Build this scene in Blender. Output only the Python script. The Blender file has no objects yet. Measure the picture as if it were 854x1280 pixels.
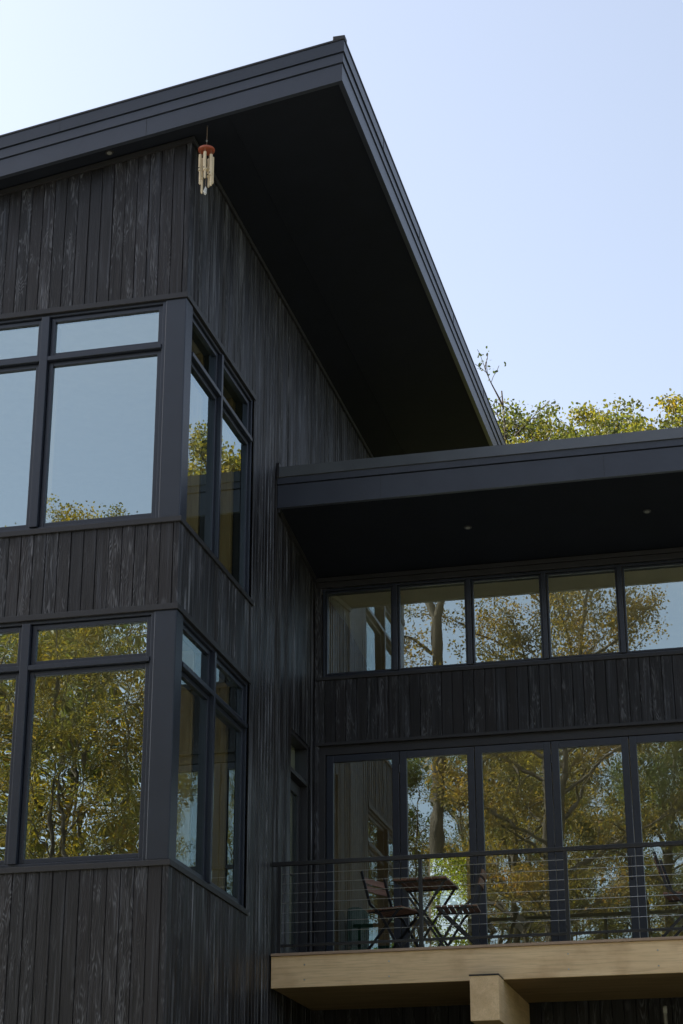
import bpy, bmesh, math, random
import numpy as np
from mathutils import Vector, Matrix
R = math.radians
random.seed(7)
scene = bpy.context.scene
col = scene.collection

# ------------------------------------------------------------------ materials
class NT:
    def __init__(self, name):
        self.m = bpy.data.materials.new(name); self.m.use_nodes = True
        self.t = self.m.node_tree; self.t.nodes.clear()
        self.out = self.n('ShaderNodeOutputMaterial')
    def n(self, typ, **kw):
        nd = self.t.nodes.new(typ)
        for k, v in kw.items(): setattr(nd, k, v)
        return nd
    def set(self, sock, v):
        if hasattr(v, 'is_linked') or isinstance(v, bpy.types.NodeSocket): self.t.links.new(v, sock)
        else: sock.default_value = v
    def math(self, op, a, b=0.0, c=None, clamp=False):
        nd = self.n('ShaderNodeMath', operation=op); nd.use_clamp = clamp
        self.set(nd.inputs[0], a); self.set(nd.inputs[1], b)
        if c is not None: self.set(nd.inputs[2], c)
        return nd.outputs[0]
    def mix(self, f, a, b):
        nd = self.n('ShaderNodeMix', data_type='RGBA')
        self.set(nd.inputs[0], f); self.set(nd.inputs[6], a); self.set(nd.inputs[7], b)
        return nd.outputs[2]
    def ramp(self, f, lo, hi):
        nd = self.n('ShaderNodeMapRange'); nd.clamp = True
        self.set(nd.inputs[0], f); nd.inputs[1].default_value = lo; nd.inputs[2].default_value = hi
        return nd.outputs[0]
    def vec(self, x, y, z=0.0):
        nd = self.n('ShaderNodeCombineXYZ')
        self.set(nd.inputs[0], x); self.set(nd.inputs[1], y); self.set(nd.inputs[2], z)
        return nd.outputs[0]
    def noise(self, v, scale=1.0, detail=2.0, rough=.5, dist=0.0):
        nd = self.n('ShaderNodeTexNoise')
        self.set(nd.inputs['Vector'], v); nd.inputs['Scale'].default_value = scale
        nd.inputs['Detail'].default_value = detail; nd.inputs['Roughness'].default_value = rough
        nd.inputs['Distortion'].default_value = dist
        return nd.outputs['Fac']
    def sep(self, v):
        nd = self.n('ShaderNodeSeparateXYZ'); self.set(nd.inputs[0], v); return nd.outputs
    def bump(self, h, dist, strength=1.0):
        nd = self.n('ShaderNodeBump'); nd.inputs['Strength'].default_value = strength
        nd.inputs['Distance'].default_value = dist; self.set(nd.inputs['Height'], h); return nd.outputs[0]
    def princ(self, color, rough=.5, metal=0.0, spec=.5, normal=None):
        b = self.n('ShaderNodeBsdfPrincipled')
        self.set(b.inputs['Base Color'], color); self.set(b.inputs['Roughness'], rough)
        b.inputs['Metallic'].default_value = metal; b.inputs['Specular IOR Level'].default_value = spec
        if normal is not None: self.t.links.new(normal, b.inputs['Normal'])
        self.t.links.new(b.outputs[0], self.out.inputs[0]); return b

def c4(r, g, b): return (r, g, b, 1.0)

def mat_siding(name, worn_sheen_col, lo, hi, rvar):
    k = NT(name)
    uv = k.n('ShaderNodeUVMap'); uv.uv_map = 'UVMap'
    at = k.n('ShaderNodeAttribute'); at.attribute_name = 'rnd'
    rnd = at.outputs['Fac']
    u, v, _ = k.sep(uv.outputs[0])
    rz = k.math('MULTIPLY', rnd, 37.0)
    # cathedral grain: contour lines of a stretched noise
    n1 = k.noise(k.vec(k.math('MULTIPLY', u, 12.0), k.math('MULTIPLY', v, 1.5), rz), 1.0, 2.2, .5, .3)
    s = k.math('SINE', k.math('MULTIPLY', n1, 105.0))
    rings = k.math('POWER', k.math('MULTIPLY_ADD', s, .5, .5), 2.2)
    fine = k.noise(k.vec(k.math('MULTIPLY', u, 130.0), k.math('MULTIPLY', v, 2.2), rz), 1.0, 3.0, .6)
    patch = k.noise(k.vec(k.math('MULTIPLY', u, 17.0), k.math('MULTIPLY', v, 3.2), k.math('ADD', rz, 9.0)), 1.0, 3.5, .6)
    amp = k.ramp(k.math('FRACT', k.math('MULTIPLY', rnd, 7.31)), .05, .95)
    thr = k.math('MULTIPLY_ADD', amp, .17, -.10)
    pm = k.ramp(k.math('ADD', patch, thr), .52, .64)
    # knots
    vo = k.n('ShaderNodeTexVoronoi'); vo.feature = 'F1'
    k.t.links.new(k.vec(k.math('MULTIPLY', u, 16.0), k.math('MULTIPLY', v, 7.5), rz), vo.inputs['Vector'])
    vo.inputs['Scale'].default_value = .42
    vr = k.sep(vo.outputs['Color'])[0]
    kd = vo.outputs['Distance']
    disk = k.math('SUBTRACT', 1.0, k.ramp(k.math('ADD', kd, k.math('MULTIPLY', k.math('SUBTRACT', fine, .5), .22)), .10, .22))
    core = k.math('SUBTRACT', 1.0, k.ramp(kd, .03, .10))
    knot = k.math('MULTIPLY', k.math('SUBTRACT', disk, k.math('MULTIPLY', core, .8)), k.ramp(vr, .80, .84))
    streak = k.math('MULTIPLY', k.math('MULTIPLY', rings, pm), k.ramp(fine, .2, .7))
    crack = k.ramp(k.noise(k.vec(k.math('MULTIPLY', u, 60.0), k.math('MULTIPLY', v, .8), k.math('ADD', rz, 21.0)), 1.0, 1.0, .4), .60, .68)
    light = k.math('MAXIMUM', streak, k.math('MULTIPLY', knot, .28), clamp=True)
    base = k.mix(k.math('FRACT', k.math('MULTIPLY', rnd, 3.77)), c4(.0032, .0028, .0032), c4(.0105, .0095, .0105))
    base = k.mix(k.math('MULTIPLY', k.math('FRACT', k.math('MULTIPLY', rnd, 11.3)), .5), base, c4(.013, .0085, .008))
    s2 = k.noise(k.vec(k.math('MULTIPLY', u, 46.0), k.math('MULTIPLY', v, 1.3), k.math('ADD', rz, 4.0)), 1.0, 2.0, .5)
    s2m = k.noise(k.vec(k.math('MULTIPLY', u, 2.0), k.math('MULTIPLY', v, .6), k.math('ADD', rz, 14.0)), 1.0, 2.0, .5)
    worn_sheen = k.math('MULTIPLY', k.ramp(s2, lo, hi), k.ramp(s2m, .36, .62))  # pale streaks: wear, plus grazing sky sheen put into the colour
    base = k.mix(k.math('MULTIPLY', worn_sheen, .8), base, c4(*worn_sheen_col))
    base = k.mix(k.ramp(fine, .35, .8), base, c4(.014, .014, .017))
    colr = k.mix(light, base, c4(.115, .118, .132))
    colr = k.mix(k.math('MULTIPLY', crack, .75), colr, c4(.002, .002, .002))
    rough = k.math('SUBTRACT', k.math('MULTIPLY_ADD', fine, .3, .38), k.math('MULTIPLY', worn_sheen, .14))
    rough = k.math('ADD', rough, k.math('MULTIPLY', k.math('SUBTRACT', k.math('FRACT', k.math('MULTIPLY', rnd, 5.19)), .5), rvar))
    h = k.math('ADD', k.math('MULTIPLY', rings, k.math('MULTIPLY_ADD', amp, .5, .2)), k.math('MULTIPLY', fine, .9))
    k.princ(colr, rough, 0, .33, k.bump(h, .0022))
    return k.m

def mat_paint(name, color, rough=.38, spec=.5, bumpd=.0006, mottled=.25):
    k = NT(name)
    co = k.n('ShaderNodeTexCoord').outputs['Object']
    n = k.noise(co, 3.0, 4, .6); n2 = k.noise(co, 45.0, 3, .6)
    dark = tuple(x * (1 - mottled) for x in color); lite = tuple(min(1, x * (1 + mottled)) for x in color)
    cc = k.mix(n, c4(*dark), c4(*lite))
    k.princ(cc, k.math('MULTIPLY_ADD', n2, .2, rough - .1), 0, spec, k.bump(n2, bumpd))
    return k.m

def mat_wood(name, a, b, rough=.55, axis=0, scale=1.0, blotch=None):
    """sawn timber, grain running along the object axis"""
    k = NT(name)
    co = k.n('ShaderNodeTexCoord').outputs['Object']
    x = list(k.sep(co)[:3])
    oi = k.n('ShaderNodeObjectInfo').outputs['Random']
    stretch = [14.0, 14.0, 14.0]; stretch[axis] = .7
    w = [k.math('MULTIPLY', x[i], stretch[i] * scale) for i in range(3)]
    w[0] = k.math('ADD', w[0], k.math('MULTIPLY', oi, 40.0))
    v = k.vec(*w)
    n = k.noise(v, 1.0, 3, .55, .6); f = k.noise(v, 6.0, 3, .6)
    big = k.noise(co, 1.7, 4, .6)
    cc = k.mix(k.ramp(n, .3, .7), c4(*a), c4(*b))
    cc = k.mix(k.math('MULTIPLY', k.ramp(f, .48, .72), .42), cc, c4(*(q * .5 for q in a)))
    if blotch: cc = k.mix(k.math('MULTIPLY', k.ramp(big, .5, .72), .55), cc, c4(*blotch))
    k.princ(cc, rough, 0, .35, k.bump(f, .0012))
    return k.m

def mat_glass(name, f0, wav_scale, wav_dist, tint=(.74, .78, .72), rtint=(.82, .97, .98)):
    """coated double glazing: mirror reflection over a tinted clear pane"""
    k = NT(name)
    geo = k.n('ShaderNodeNewGeometry')
    oi = k.n('ShaderNodeObjectInfo').outputs['Random']
    off = k.n('ShaderNodeVectorMath', operation='ADD')
    k.t.links.new(geo.outputs['Position'], off.inputs[0])
    k.t.links.new(k.vec(k.math('MULTIPLY', oi, 31.0), k.math('MULTIPLY', oi, 17.0), k.math('MULTIPLY', oi, 23.0)), off.inputs[1])
    h = k.math('ADD', k.noise(off.outputs[0], wav_scale, .4, .5), k.math('MULTIPLY', k.noise(off.outputs[0], .9, 1, .4), 2.5))
    nrm = k.bump(h, wav_dist)
    lw = k.n('ShaderNodeLayerWeight'); lw.inputs[0].default_value = .5
    face = lw.outputs['Facing']
    p5 = k.math('POWER', face, 5.0)
    fr = k.math('MULTIPLY_ADD', p5, 1 - f0, f0, clamp=True)
    tr = k.n('ShaderNodeBsdfTransparent'); tr.inputs[0].default_value = c4(*tint)
    gl = k.n('ShaderNodeBsdfGlossy'); gl.inputs['Roughness'].default_value = 0.0
    gl.inputs['Color'].default_value = c4(*rtint)
    k.t.links.new(nrm, gl.inputs['Normal'])
    mx = k.n('ShaderNodeMixShader'); k.t.links.new(fr, mx.inputs[0])
    k.t.links.new(tr.outputs[0], mx.inputs[1]); k.t.links.new(gl.outputs[0], mx.inputs[2])
    k.t.links.new(mx.outputs[0], k.out.inputs[0])
    return k.m

def mat_leaf(name, stops, trans=.45):
    k = NT(name)
    geo = k.n('ShaderNodeNewGeometry')
    ri = geo.outputs['Random Per Island']
    oi = k.n('ShaderNodeObjectInfo')
    big = k.noise(geo.outputs['Position'], .55, 2, .5)
    f = k.math('ADD', k.math('MULTIPLY', ri, .45), k.math('MULTIPLY', k.ramp(big, .3, .7), .55))
    cr = k.n('ShaderNodeValToRGB'); k.t.links.new(f, cr.inputs[0])
    el = cr.color_ramp.elements
    while len(el) < len(stops): el.new(.5)
    for e, (p, c) in zip(el, stops): e.position = p; e.color = c4(*c)
    d = k.n('ShaderNodeBsdfPrincipled'); k.t.links.new(cr.outputs[0], d.inputs['Base Color'])
    d.inputs['Roughness'].default_value = .55; d.inputs['Specular IOR Level'].default_value = .3
    t = k.n('ShaderNodeBsdfTranslucent')
    hs = k.n('ShaderNodeHueSaturation'); hs.inputs['Saturation'].default_value = 1.15; hs.inputs['Value'].default_value = 1.6
    k.t.links.new(cr.outputs[0], hs.inputs['Color']); k.t.links.new(hs.outputs[0], t.inputs[0])
    mx = k.n('ShaderNodeMixShader'); mx.inputs[0].default_value = trans
    k.t.links.new(d.outputs[0], mx.inputs[1]); k.t.links.new(t.outputs[0], mx.inputs[2])
    k.t.links.new(mx.outputs[0], k.out.inputs[0])
    return k.m

def mat_ground():
    k = NT('leaf_strewn_grass')
    p = k.n('ShaderNodeNewGeometry').outputs['Position']
    a = k.noise(p, .25, 4, .6); b = k.noise(p, 9.0, 4, .7); c = k.noise(p, 3.0, 3, .6)
    cc = k.mix(k.ramp(a, .35, .65), c4(.05, .075, .018), c4(.11, .105, .03))
    cc = k.mix(k.ramp(b, .52, .66), cc, c4(.20, .13, .03))
    cc = k.mix(k.ramp(c, .55, .75), cc, c4(.035, .05, .015))
    k.princ(cc, .9, 0, .2, k.bump(b, .05)); return k.m

def mat_bounce_gravel():  # pale surface for the added ground that bounces light at the house
    k = NT('bounce_gravel')
    p = k.n('ShaderNodeNewGeometry').outputs['Position']
    a = k.noise(p, 40.0, 3, .7); b = k.noise(p, .6, 4, .6)
    cc = k.mix(k.ramp(a, .3, .7), c4(.24, .24, .24), c4(.40, .40, .40))
    cc = k.mix(k.math('MULTIPLY', k.ramp(b, .55, .75), .4), cc, c4(.28, .23, .16))
    k.princ(cc, .9, 0, .2, k.bump(a, .02)); return k.m

def mat_bark():
    k = NT('bark')
    co = k.n('ShaderNodeTexCoord').outputs['Object']
    x = k.sep(co)
    n = k.noise(k.vec(k.math('MULTIPLY', x[0], 9), k.math('MULTIPLY', x[1], 9), k.math('MULTIPLY', x[2], 1.6)), 1.0, 5, .65)
    cc = k.mix(k.ramp(n, .3, .7), c4(.035, .027, .02), c4(.15, .12, .09))
    k.princ(cc, .9, 0, .2, k.bump(n, .03)); return k.m

M = {}
M['siding'] = mat_siding('charred_siding', (.055, .058, .070), .50, .70, .12)
M['siding_side'] = mat_siding('charred_siding_sky_sheen', (.15, .155, .175), .49, .62, .30)  # side wall: brighter streaks paint in the sky's grazing reflection
M['metal'] = mat_paint('charcoal_metal', (.015, .019, .029), .36, .5)
M['fascia'] = mat_paint('charcoal_fascia', (.027, .032, .047), .40, .5)
M['soffit'] = mat_paint('black_soffit', (.0095, .0115, .018), .7, .12)
M['frame'] = mat_paint('charcoal_frame', (.015, .0185, .029), .33, .5, .0002)
M['trim'] = mat_paint('black_trim', (.018, .0175, .02), .5, .4)
M['drip'] = mat_paint('satin_drip_metal', (.075, .082, .09), .34, .5)
M['steel'] = mat_paint('black_steel', (.013, .013, .015), .35, .5)
k = NT('stainless'); co = k.n('ShaderNodeTexCoord').outputs['Object']
k.princ(k.mix(k.noise(co, 60, 2), c4(.35, .35, .36), c4(.55, .55, .55)), .32, .9, .5); M['cable'] = k.m
M['cedar'] = mat_wood('pale_timber', (.62, .44, .25), (.74, .55, .33), .6, 0, 1.0, (.36, .215, .11))
M['cedar_y'] = mat_wood('pale_timber_beam', (.62, .44, .25), (.74, .55, .33), .6, 1, 1.0, (.40, .26, .14))
M['cap'] = mat_wood('weathered_edge', (.30, .21, .15), (.38, .27, .19), .65, 0)
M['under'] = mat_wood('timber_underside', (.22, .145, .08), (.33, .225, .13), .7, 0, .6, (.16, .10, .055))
M['acacia'] = mat_wood('red_brown_slats', (.12, .062, .042), (.20, .11, .076), .45, 1, 1.5)
M['pine'] = mat_wood('pine_jamb', (.42, .29, .12), (.52, .38, .18), .5, 2)
M['oak'] = mat_wood('oak_furniture', (.40, .25, .12), (.5, .33, .17), .5, 0)
M['bamboo'] = mat_wood('bamboo', (.56, .45, .30), (.68, .57, .40), .45, 2, 2.0, (.5, .33, .15))
M['terracotta'] = mat_wood('red_wood_disc', (.24, .055, .028), (.34, .085, .042), .4, 0, 2.0)
M['plaster'] = mat_paint('pale_plaster', (.60, .55, .43), .8, .2)
M['ceiling'] = mat_paint('white_ceiling', (.80, .74, .60), .8, .2)
M['floor'] = mat_wood('oak_floor', (.36, .25, .15), (.48, .34, .22), .4, 0, .7)
M['green'] = mat_paint('green_fabric', (.02, .07, .045), .9, .2, .002)
M['pvc'] = mat_paint('grey_plastic', (.42, .42, .41), .5, .4)
M['clear'] = mat_glass('clear_charm', .25, 30.0, .004, (.9, .95, .95))
M['glass'] = mat_glass('coated_glass', .36, 5.0, .00012)
M['glass_wavy'] = mat_glass('coated_glass_wavy', .47, 5.5, .00042)
M['glass_door'] = mat_glass('coated_glass_doors', .33, 6.0, .00022)
M['charm'] = mat_paint('pale_charm', (.5, .5, .48), .4, .5)
M['lamp'] = mat_paint('pale_lens', (.16, .16, .155), .4, .5)
M['bark'] = mat_bark()
M['ground'] = mat_ground(); M['gravel'] = mat_bounce_gravel()
YEL = [(0, (.050, .058, .020)), (.35, (.12, .12, .034)), (.6, (.25, .195, .048)), (.85, (.37, .26, .06)), (1, (.28, .145, .04))]
GRN = [(0, (.028, .040, .016)), (.4, (.062, .078, .026)), (.65, (.11, .122, .036)), (.9, (.20, .175, .045)), (1, (.26, .15, .04))]
ORG = [(0, (.036, .036, .016)), (.3, (.090, .080, .028)), (.55, (.20, .145, .042)), (.8, (.32, .205, .06)), (1, (.25, .11, .04))]
TOP = [(0, (.040, .054, .016)), (.4, (.085, .098, .026)), (.7, (.155, .145, .032)), (.9, (.23, .185, .036)), (1, (.24, .14, .04))]
LIM = [(0, (.05, .08, .014)), (.5, (.12, .16, .02)), (1, (.24, .24, .03))]
M['leaf_lime'] = mat_leaf('lime_leaves', LIM)
M['leaf_yellow'] = mat_leaf('yellow_leaves', YEL); M['leaf_green'] = mat_leaf('green_leaves', GRN)
M['leaf_orange'] = mat_leaf('orange_leaves', ORG); M['leaf_top'] = mat_leaf('yellow_green_leaves', TOP, .5)

# ------------------------------------------------------------------ mesh helpers
def wloc(o):
    v = Vector((0, 0, 0))
    while o is not None: v += o.location; o = o.parent
    return v

class MB:
    def __init__(self): self.v = []; self.f = []; self.uv = []; self.rnd = []; self.has_uv = False
    def poly(self, pts, uv=None, r=0.0):
        i = len(self.v); self.v += [tuple(p) for p in pts]; self.f.append(list(range(i, i + len(pts))))
        self.uv.append(uv); self.rnd.append(r)
        if uv: self.has_uv = True
    def box(self, x0, x1, y0, y1, z0, z1, b=0.0):
        if x0 > x1: x0, x1 = x1, x0
        if y0 > y1: y0, y1 = y1, y0
        if z0 > z1: z0, z1 = z1, z0
        if b <= 0:
            p = [(x0,y0,z0),(x1,y0,z0),(x1,y1,z0),(x0,y1,z0),(x0,y0,z1),(x1,y0,z1),(x1,y1,z1),(x0,y1,z1)]
            for q in ((0,3,2,1),(4,5,6,7),(0,1,5,4),(1,2,6,5),(2,3,7,6),(3,0,4,7)): self.poly([p[i] for i in q])
            return self
        b = min(b, (x1-x0)*.45, (y1-y0)*.45, (z1-z0)*.45)
        bm = bmesh.new(); bmesh.ops.create_cube(bm, size=1)
        for v in bm.verts:
            v.co = Vector(((x0+x1)/2 + v.co.x*(x1-x0), (y0+y1)/2 + v.co.y*(y1-y0), (z0+z1)/2 + v.co.z*(z1-z0)))
        bmesh.ops.bevel(bm, geom=list(bm.edges), offset=b, segments=2, affect='EDGES', profile=.6)
        self.bm(bm); return self
    def bm(self, bm):
        bm.verts.index_update()
        i = len(self.v); self.v += [tuple(v.co) for v in bm.verts]
        for f in bm.faces: self.f.append([i + v.index for v in f.verts]); self.uv.append(None); self.rnd.append(0)
        bm.free()
    def prism(self, poly, axis, a0, a1):
        """poly: list of 2D points in the two other axes (cyclic order), extruded along axis"""
        def p3(p, a):
            if axis == 0: return (a, p[0], p[1])
            if axis == 1: return (p[0], a, p[1])
            return (p[0], p[1], a)
        n = len(poly)
        self.poly([p3(p, a0) for p in poly]); self.poly([p3(p, a1) for p in reversed(poly)])
        for i in range(n):
            p, q = poly[i], poly[(i+1) % n]
            self.poly([p3(p, a0), p3(p, a1), p3(q, a1), p3(q, a0)])
        return self
    def tube(self, pts, rad, sides=8, cap=True):
        pts = [Vector(p) for p in pts]; n = len(pts)
        if not hasattr(rad, '__len__'): rad = [rad]*n
        base = len(self.v); up = Vector((0, 0, 1))
        prev = None
        for i, p in enumerate(pts):
            d = (pts[min(i+1, n-1)] - pts[max(i-1, 0)])
            if d.length < 1e-9: d = Vector((0, 0, 1))
            d.normalize()
            if prev is None:
                a = d.cross(up) if abs(d.z) < .95 else d.cross(Vector((1, 0, 0)))
            else: a = prev - d*prev.dot(d)
            a.normalize(); prev = a; b = d.cross(a)
            for s in range(sides):
                t = 2*math.pi*s/sides
                self.v.append(tuple(p + (a*math.cos(t) + b*math.sin(t))*rad[i]))
        for i in range(n-1):
            for s in range(sides):
                q = (s+1) % sides
                self.f.append([base+i*sides+s, base+i*sides+q, base+(i+1)*sides+q, base+(i+1)*sides+s]); self.uv.append(None); self.rnd.append(0)
        if cap:
            self.f.append([base+s for s in range(sides)][::-1]); self.uv.append(None); self.rnd.append(0)
            self.f.append([base+(n-1)*sides+s for s in range(sides)]); self.uv.append(None); self.rnd.append(0)
        return self
    def bar(self, p, q, w, h, side=(0, 1, 0)):
        p = Vector(p); q = Vector(q); d = (q-p).normalized(); s = Vector(side)
        s = (s - d*s.dot(d)).normalized(); t = d.cross(s)
        c = [(s*w/2+t*h/2), (-s*w/2+t*h/2), (-s*w/2-t*h/2), (s*w/2-t*h/2)]
        A = [p+x for x in c]; B = [q+x for x in c]
        self.poly(A[::-1]); self.poly(B)
        for i in range(4): self.poly([A[i], A[(i+1) % 4], B[(i+1) % 4], B[i]])
        return self
    def build(self, name, mat, parent=None, smooth=False, fixn=True):
        me = bpy.data.meshes.new(name)
        off = wloc(parent) if parent is not None else Vector((0, 0, 0))
        me.from_pydata([(x-off.x, y-off.y, z-off.z) for x, y, z in self.v], [], self.f)
        if self.has_uv:
            ul = me.uv_layers.new(name='UVMap'); flat = []
            for uv, f in zip(self.uv, self.f): 
                for j in range(len(f)): flat += list(uv[j]) if uv else [0, 0]
            ul.data.foreach_set('uv', flat)
            at = me.attributes.new('rnd', 'FLOAT', 'FACE'); at.data.foreach_set('value', self.rnd)
        elif fixn:
            b = bmesh.new(); b.from_mesh(me); bmesh.ops.recalc_face_normals(b, faces=b.faces); b.to_mesh(me); b.free()
        me.materials.append(mat)
        if smooth: me.polygons.foreach_set('use_smooth', [True]*len(me.polygons))
        o = bpy.data.objects.new(name, me); col.objects.link(o)
        if parent is not None: o.parent = parent
        return o

def box(name, mat, parent, x0, x1, y0, y1, z0, z1, b=0.0):
    return MB().box(x0, x1, y0, y1, z0, z1, b).build(name, mat, parent)

def tag(o, label=None, cat=None, group=None, kind=None):
    if label: o['label'] = label
    if cat: o['category'] = cat
    if group: o['group'] = group
    if kind: o['kind'] = kind
    return o

def empty(name, loc, rz=0.0):
    o = bpy.data.objects.new(name, None); col.objects.link(o); o.location = loc; o.rotation_euler = (0, 0, rz)
    o.empty_display_size = .3
    return o

def copy_tree(o, parent=None):
    c = o.copy(); col.objects.link(c)
    if parent is not None: c.parent = parent
    for ch in list(o.children): copy_tree(ch, c)
    return c

# ------------------------------------------------------------------ house dimensions (metres, eye of the camera at the origin)
YT, XT = 15.5, -5.254            # tower front face, tower side face
YW = 20.42                       # wing wall face
XL, XR = -12.4, 3.2              # far ends of the house
YB = 26.6                        # back wall
DZ = 3.225                       # balcony floor
GZ = -1.6
house = empty('black_house', (-5.254, 18.0, 0.0))
tag(house, 'modern black timber house with big dark framed windows and a high sloping roof', 'house')

def rake(x): return 10.672 + .16*(x - XT)      # tower soffit plane
def wsoff(y): return 8.031 - .141*(y - 18.77)  # wing soffit plane

# ---- siding
def siding(axis, const, out, a0, a1, zb, zt, opens, board=.122, seed=1, g=.0055, dep=.008, tl=.0022):
    """charred vertical boards; axis 0 = runs along x on plane y=const, axis 1 = along y on plane x=const; out = outward sign"""
    rg = random.Random(seed); m = MB()
    ed = [a0]
    while ed[-1] < a1: ed.append(ed[-1] + board*rg.uniform(.985, 1.015))
    n = len(ed)-1
    def P(s, d, z): return (s, const+out*d, z) if axis == 0 else (const+out*d, s, z)
    for i in range(n):
        s0 = ed[i]; s1 = min(a1, ed[i+1])
        if s1-s0 < .012: continue
        off = rg.uniform(-.0018, .0018); r = rg.random(); uo, vo = rg.uniform(0, 60), rg.uniform(0, 60)
        tilt = rg.uniform(-tl, tl)
        cuts = sorted({s0, s1, *[e for o in opens for e in o[:2] if s0+1e-4 < e < s1-1e-4]})
        for c0, c1 in zip(cuts[:-1], cuts[1:]):
            mid = (c0+c1)/2; top = zt(mid) if callable(zt) else zt
            iv = [(zb, top)]
            for (o0, o1, q0, q1) in opens:
                if o0 < mid < o1:
                    nv = []
                    for z0, z1 in iv:
                        if q1 <= z0 or q0 >= z1: nv.append((z0, z1)); continue
                        if q0 > z0: nv.append((z0, q0))
                        if q1 < z1: nv.append((q1, z1))
                    iv = nv
            prof = []
            if c0 == s0: prof += [(c0, -dep), (c0+g, 0)]
            else: prof += [(c0, 0)]
            if c1 == s1: prof += [(c1-g, 0), (c1, -dep)]
            else: prof += [(c1, 0)]
            for z0, z1 in iv:
                for (p, dp), (q, dq) in zip(prof[:-1], prof[1:]):
                    tp = off + tilt*(1 if p > mid else -1); tq = off + tilt*(1 if q > mid else -1)
                    dp2 = dp if dp < 0 else tp; dq2 = dq if dq < 0 else tq
                    pts = [P(p, dp2, z0), P(q, dq2, z0), P(q, dq2, z1), P(p, dp2, z1)]
                    uv = [(p-s0+uo, z0+vo), (q-s0+uo, z0+vo), (q-s0+uo, z1+vo), (p-s0+uo, z1+vo)]
                    if (axis == 0 and out > 0) or (axis == 1 and out < 0): pts.reverse(); uv.reverse()
                    m.poly(pts, uv, r)
    return m

UH, US, LH, LS = 8.915, 6.594, 5.774, 3.456       # heads and sills of the two corner windows
WX0 = -7.86                                        # left edge of the front lights
tower_open = [(WX0-.02, XT+.01, US, UH), (WX0-.02, XT+.01, LS, LH)]
siding(0, YT, -1, XL, XT+.001, GZ+.6, lambda x: rake(x)-.002, tower_open, seed=3).build('wall', M['siding'], house)
side_open = [(YT-.01, 17.83, US, UH), (YT-.01, 17.83, LS, LH), (19.43, 20.235, DZ, 5.75)]
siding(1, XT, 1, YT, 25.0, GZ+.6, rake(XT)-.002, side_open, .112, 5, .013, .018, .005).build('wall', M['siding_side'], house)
wing_open = [(-5.16, XR-.25, 6.60, 7.672), (-5.19, XR-.25, DZ, 5.82)]
siding(0, YW, -1, XT+.004, XR, GZ+.6, wsoff(YW)-.002, wing_open, seed=9).build('wall', M['siding'], house)
siding(1, XR, 1, YW, YB, GZ+.6, lambda y: wsoff(y)-.002, [], seed=12).build('wall', M['siding'], house)
siding(1, XL, -1, YT, 25.0, GZ+.6, rake(XL)-.002, [], seed=13).build('wall', M['siding'], house)

# ---- inner shell: rooms behind the glass
def shell(name, mat, *boxes):
    m = MB()
    for b in boxes: m.box(*b)
    return m.build(name, mat, house)
t = .12
# tower: inner lining of front and side walls round the openings, back wall, floors
IF = YT+.16; IS = XT-.16
shell('interior_wall', M['plaster'],
      (XL+.1, WX0-.05, IF, IF+.1, GZ+.7, 9.3), (WX0-.05, IS, IF, IF+.1, UH+.03, 9.3), (WX0-.05, IS, IF, IF+.1, LH+.03, US-.03), (WX0-.05, IS, IF, IF+.1, GZ+.7, LS-.03),
      (IS-.1, IS, 17.86, 20.2, GZ+.7, 9.3), (IS-.1, IS, IF, 17.86, UH+.03, 9.3), (IS-.1, IS, IF, 17.86, LH+.03, US-.03), (IS-.1, IS, IF, 17.86, GZ+.7, LS-.03),
      (XL+.1, IS-.1, 20.2, 20.3, GZ+.7, 9.3), (XL+.1, XL+.2, IF, 20.2, GZ+.7, 9.3))
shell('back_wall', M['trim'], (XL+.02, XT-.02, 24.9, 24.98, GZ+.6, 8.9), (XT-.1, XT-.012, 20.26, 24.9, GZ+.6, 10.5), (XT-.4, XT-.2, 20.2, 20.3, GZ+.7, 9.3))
shell('floor_slab', M['floor'], (XL+.2, IS-.1, IF+.1, 20.2, 6.0, 6.2), (XL+.2, IS-.1, IF+.1, 20.2, 2.85, 3.05))
shell('ceiling', M['ceiling'], (XL+.2, IS-.1, IF+.1, 20.2, 9.18, 9.3), (XL+.2, IS-.1, IF+.1, 20.2, 5.88, 5.98))
# wing room; the back wall has one tall glazed opening and a wide unseen opening added to let in sky light
WI = YW+.18
bw = [(-2.5, -.9)]
shell('interior_wall', M['plaster'],
      (XT+.02, XR-.05, WI, WI+.08, 5.84, 6.57), (XT+.02, XR-.05, WI, WI+.08, 7.70, 7.78), 
      (XR-.16, XR-.05, WI, YB-.1, DZ, 7.6))
shell('interior_wall', M['under'], (XT+.01, XT+.12, WI, YB-.1, DZ, 7.6))
BX0, BX1, BZ0, BZ1 = -5.2, -4.62, 3.30, 5.85
m = MB()
m.box(XT+.01, BX0, YB-.1, YB, 2.9, 7.0); m.box(BX1, -.9, YB-.1, YB, 2.9, 7.0); m.box(-.9, XR, YB-.1, YB, 2.9, 3.3); m.box(-.9, XR, YB-.1, YB, 6.5, 7.0); m.box(BX0, BX1, YB-.1, YB, BZ1, 7.0); m.box(BX0, BX1, YB-.1, YB, 2.9, BZ0)
m.build('back_wall', M['plaster'], house)
shell('floor_slab', M['floor'], (XT+.01, XR-.05, YW+.02, YB-.1, 3.0, 3.2))
m = MB(); m.prism([(WI, wsoff(WI)-.04), (WI, wsoff(WI)+.02), (YB, wsoff(YB)+.02), (YB, wsoff(YB)-.04)], 0, XT+.02, XR-.05); m.build('ceiling', M['ceiling'], house)

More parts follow.
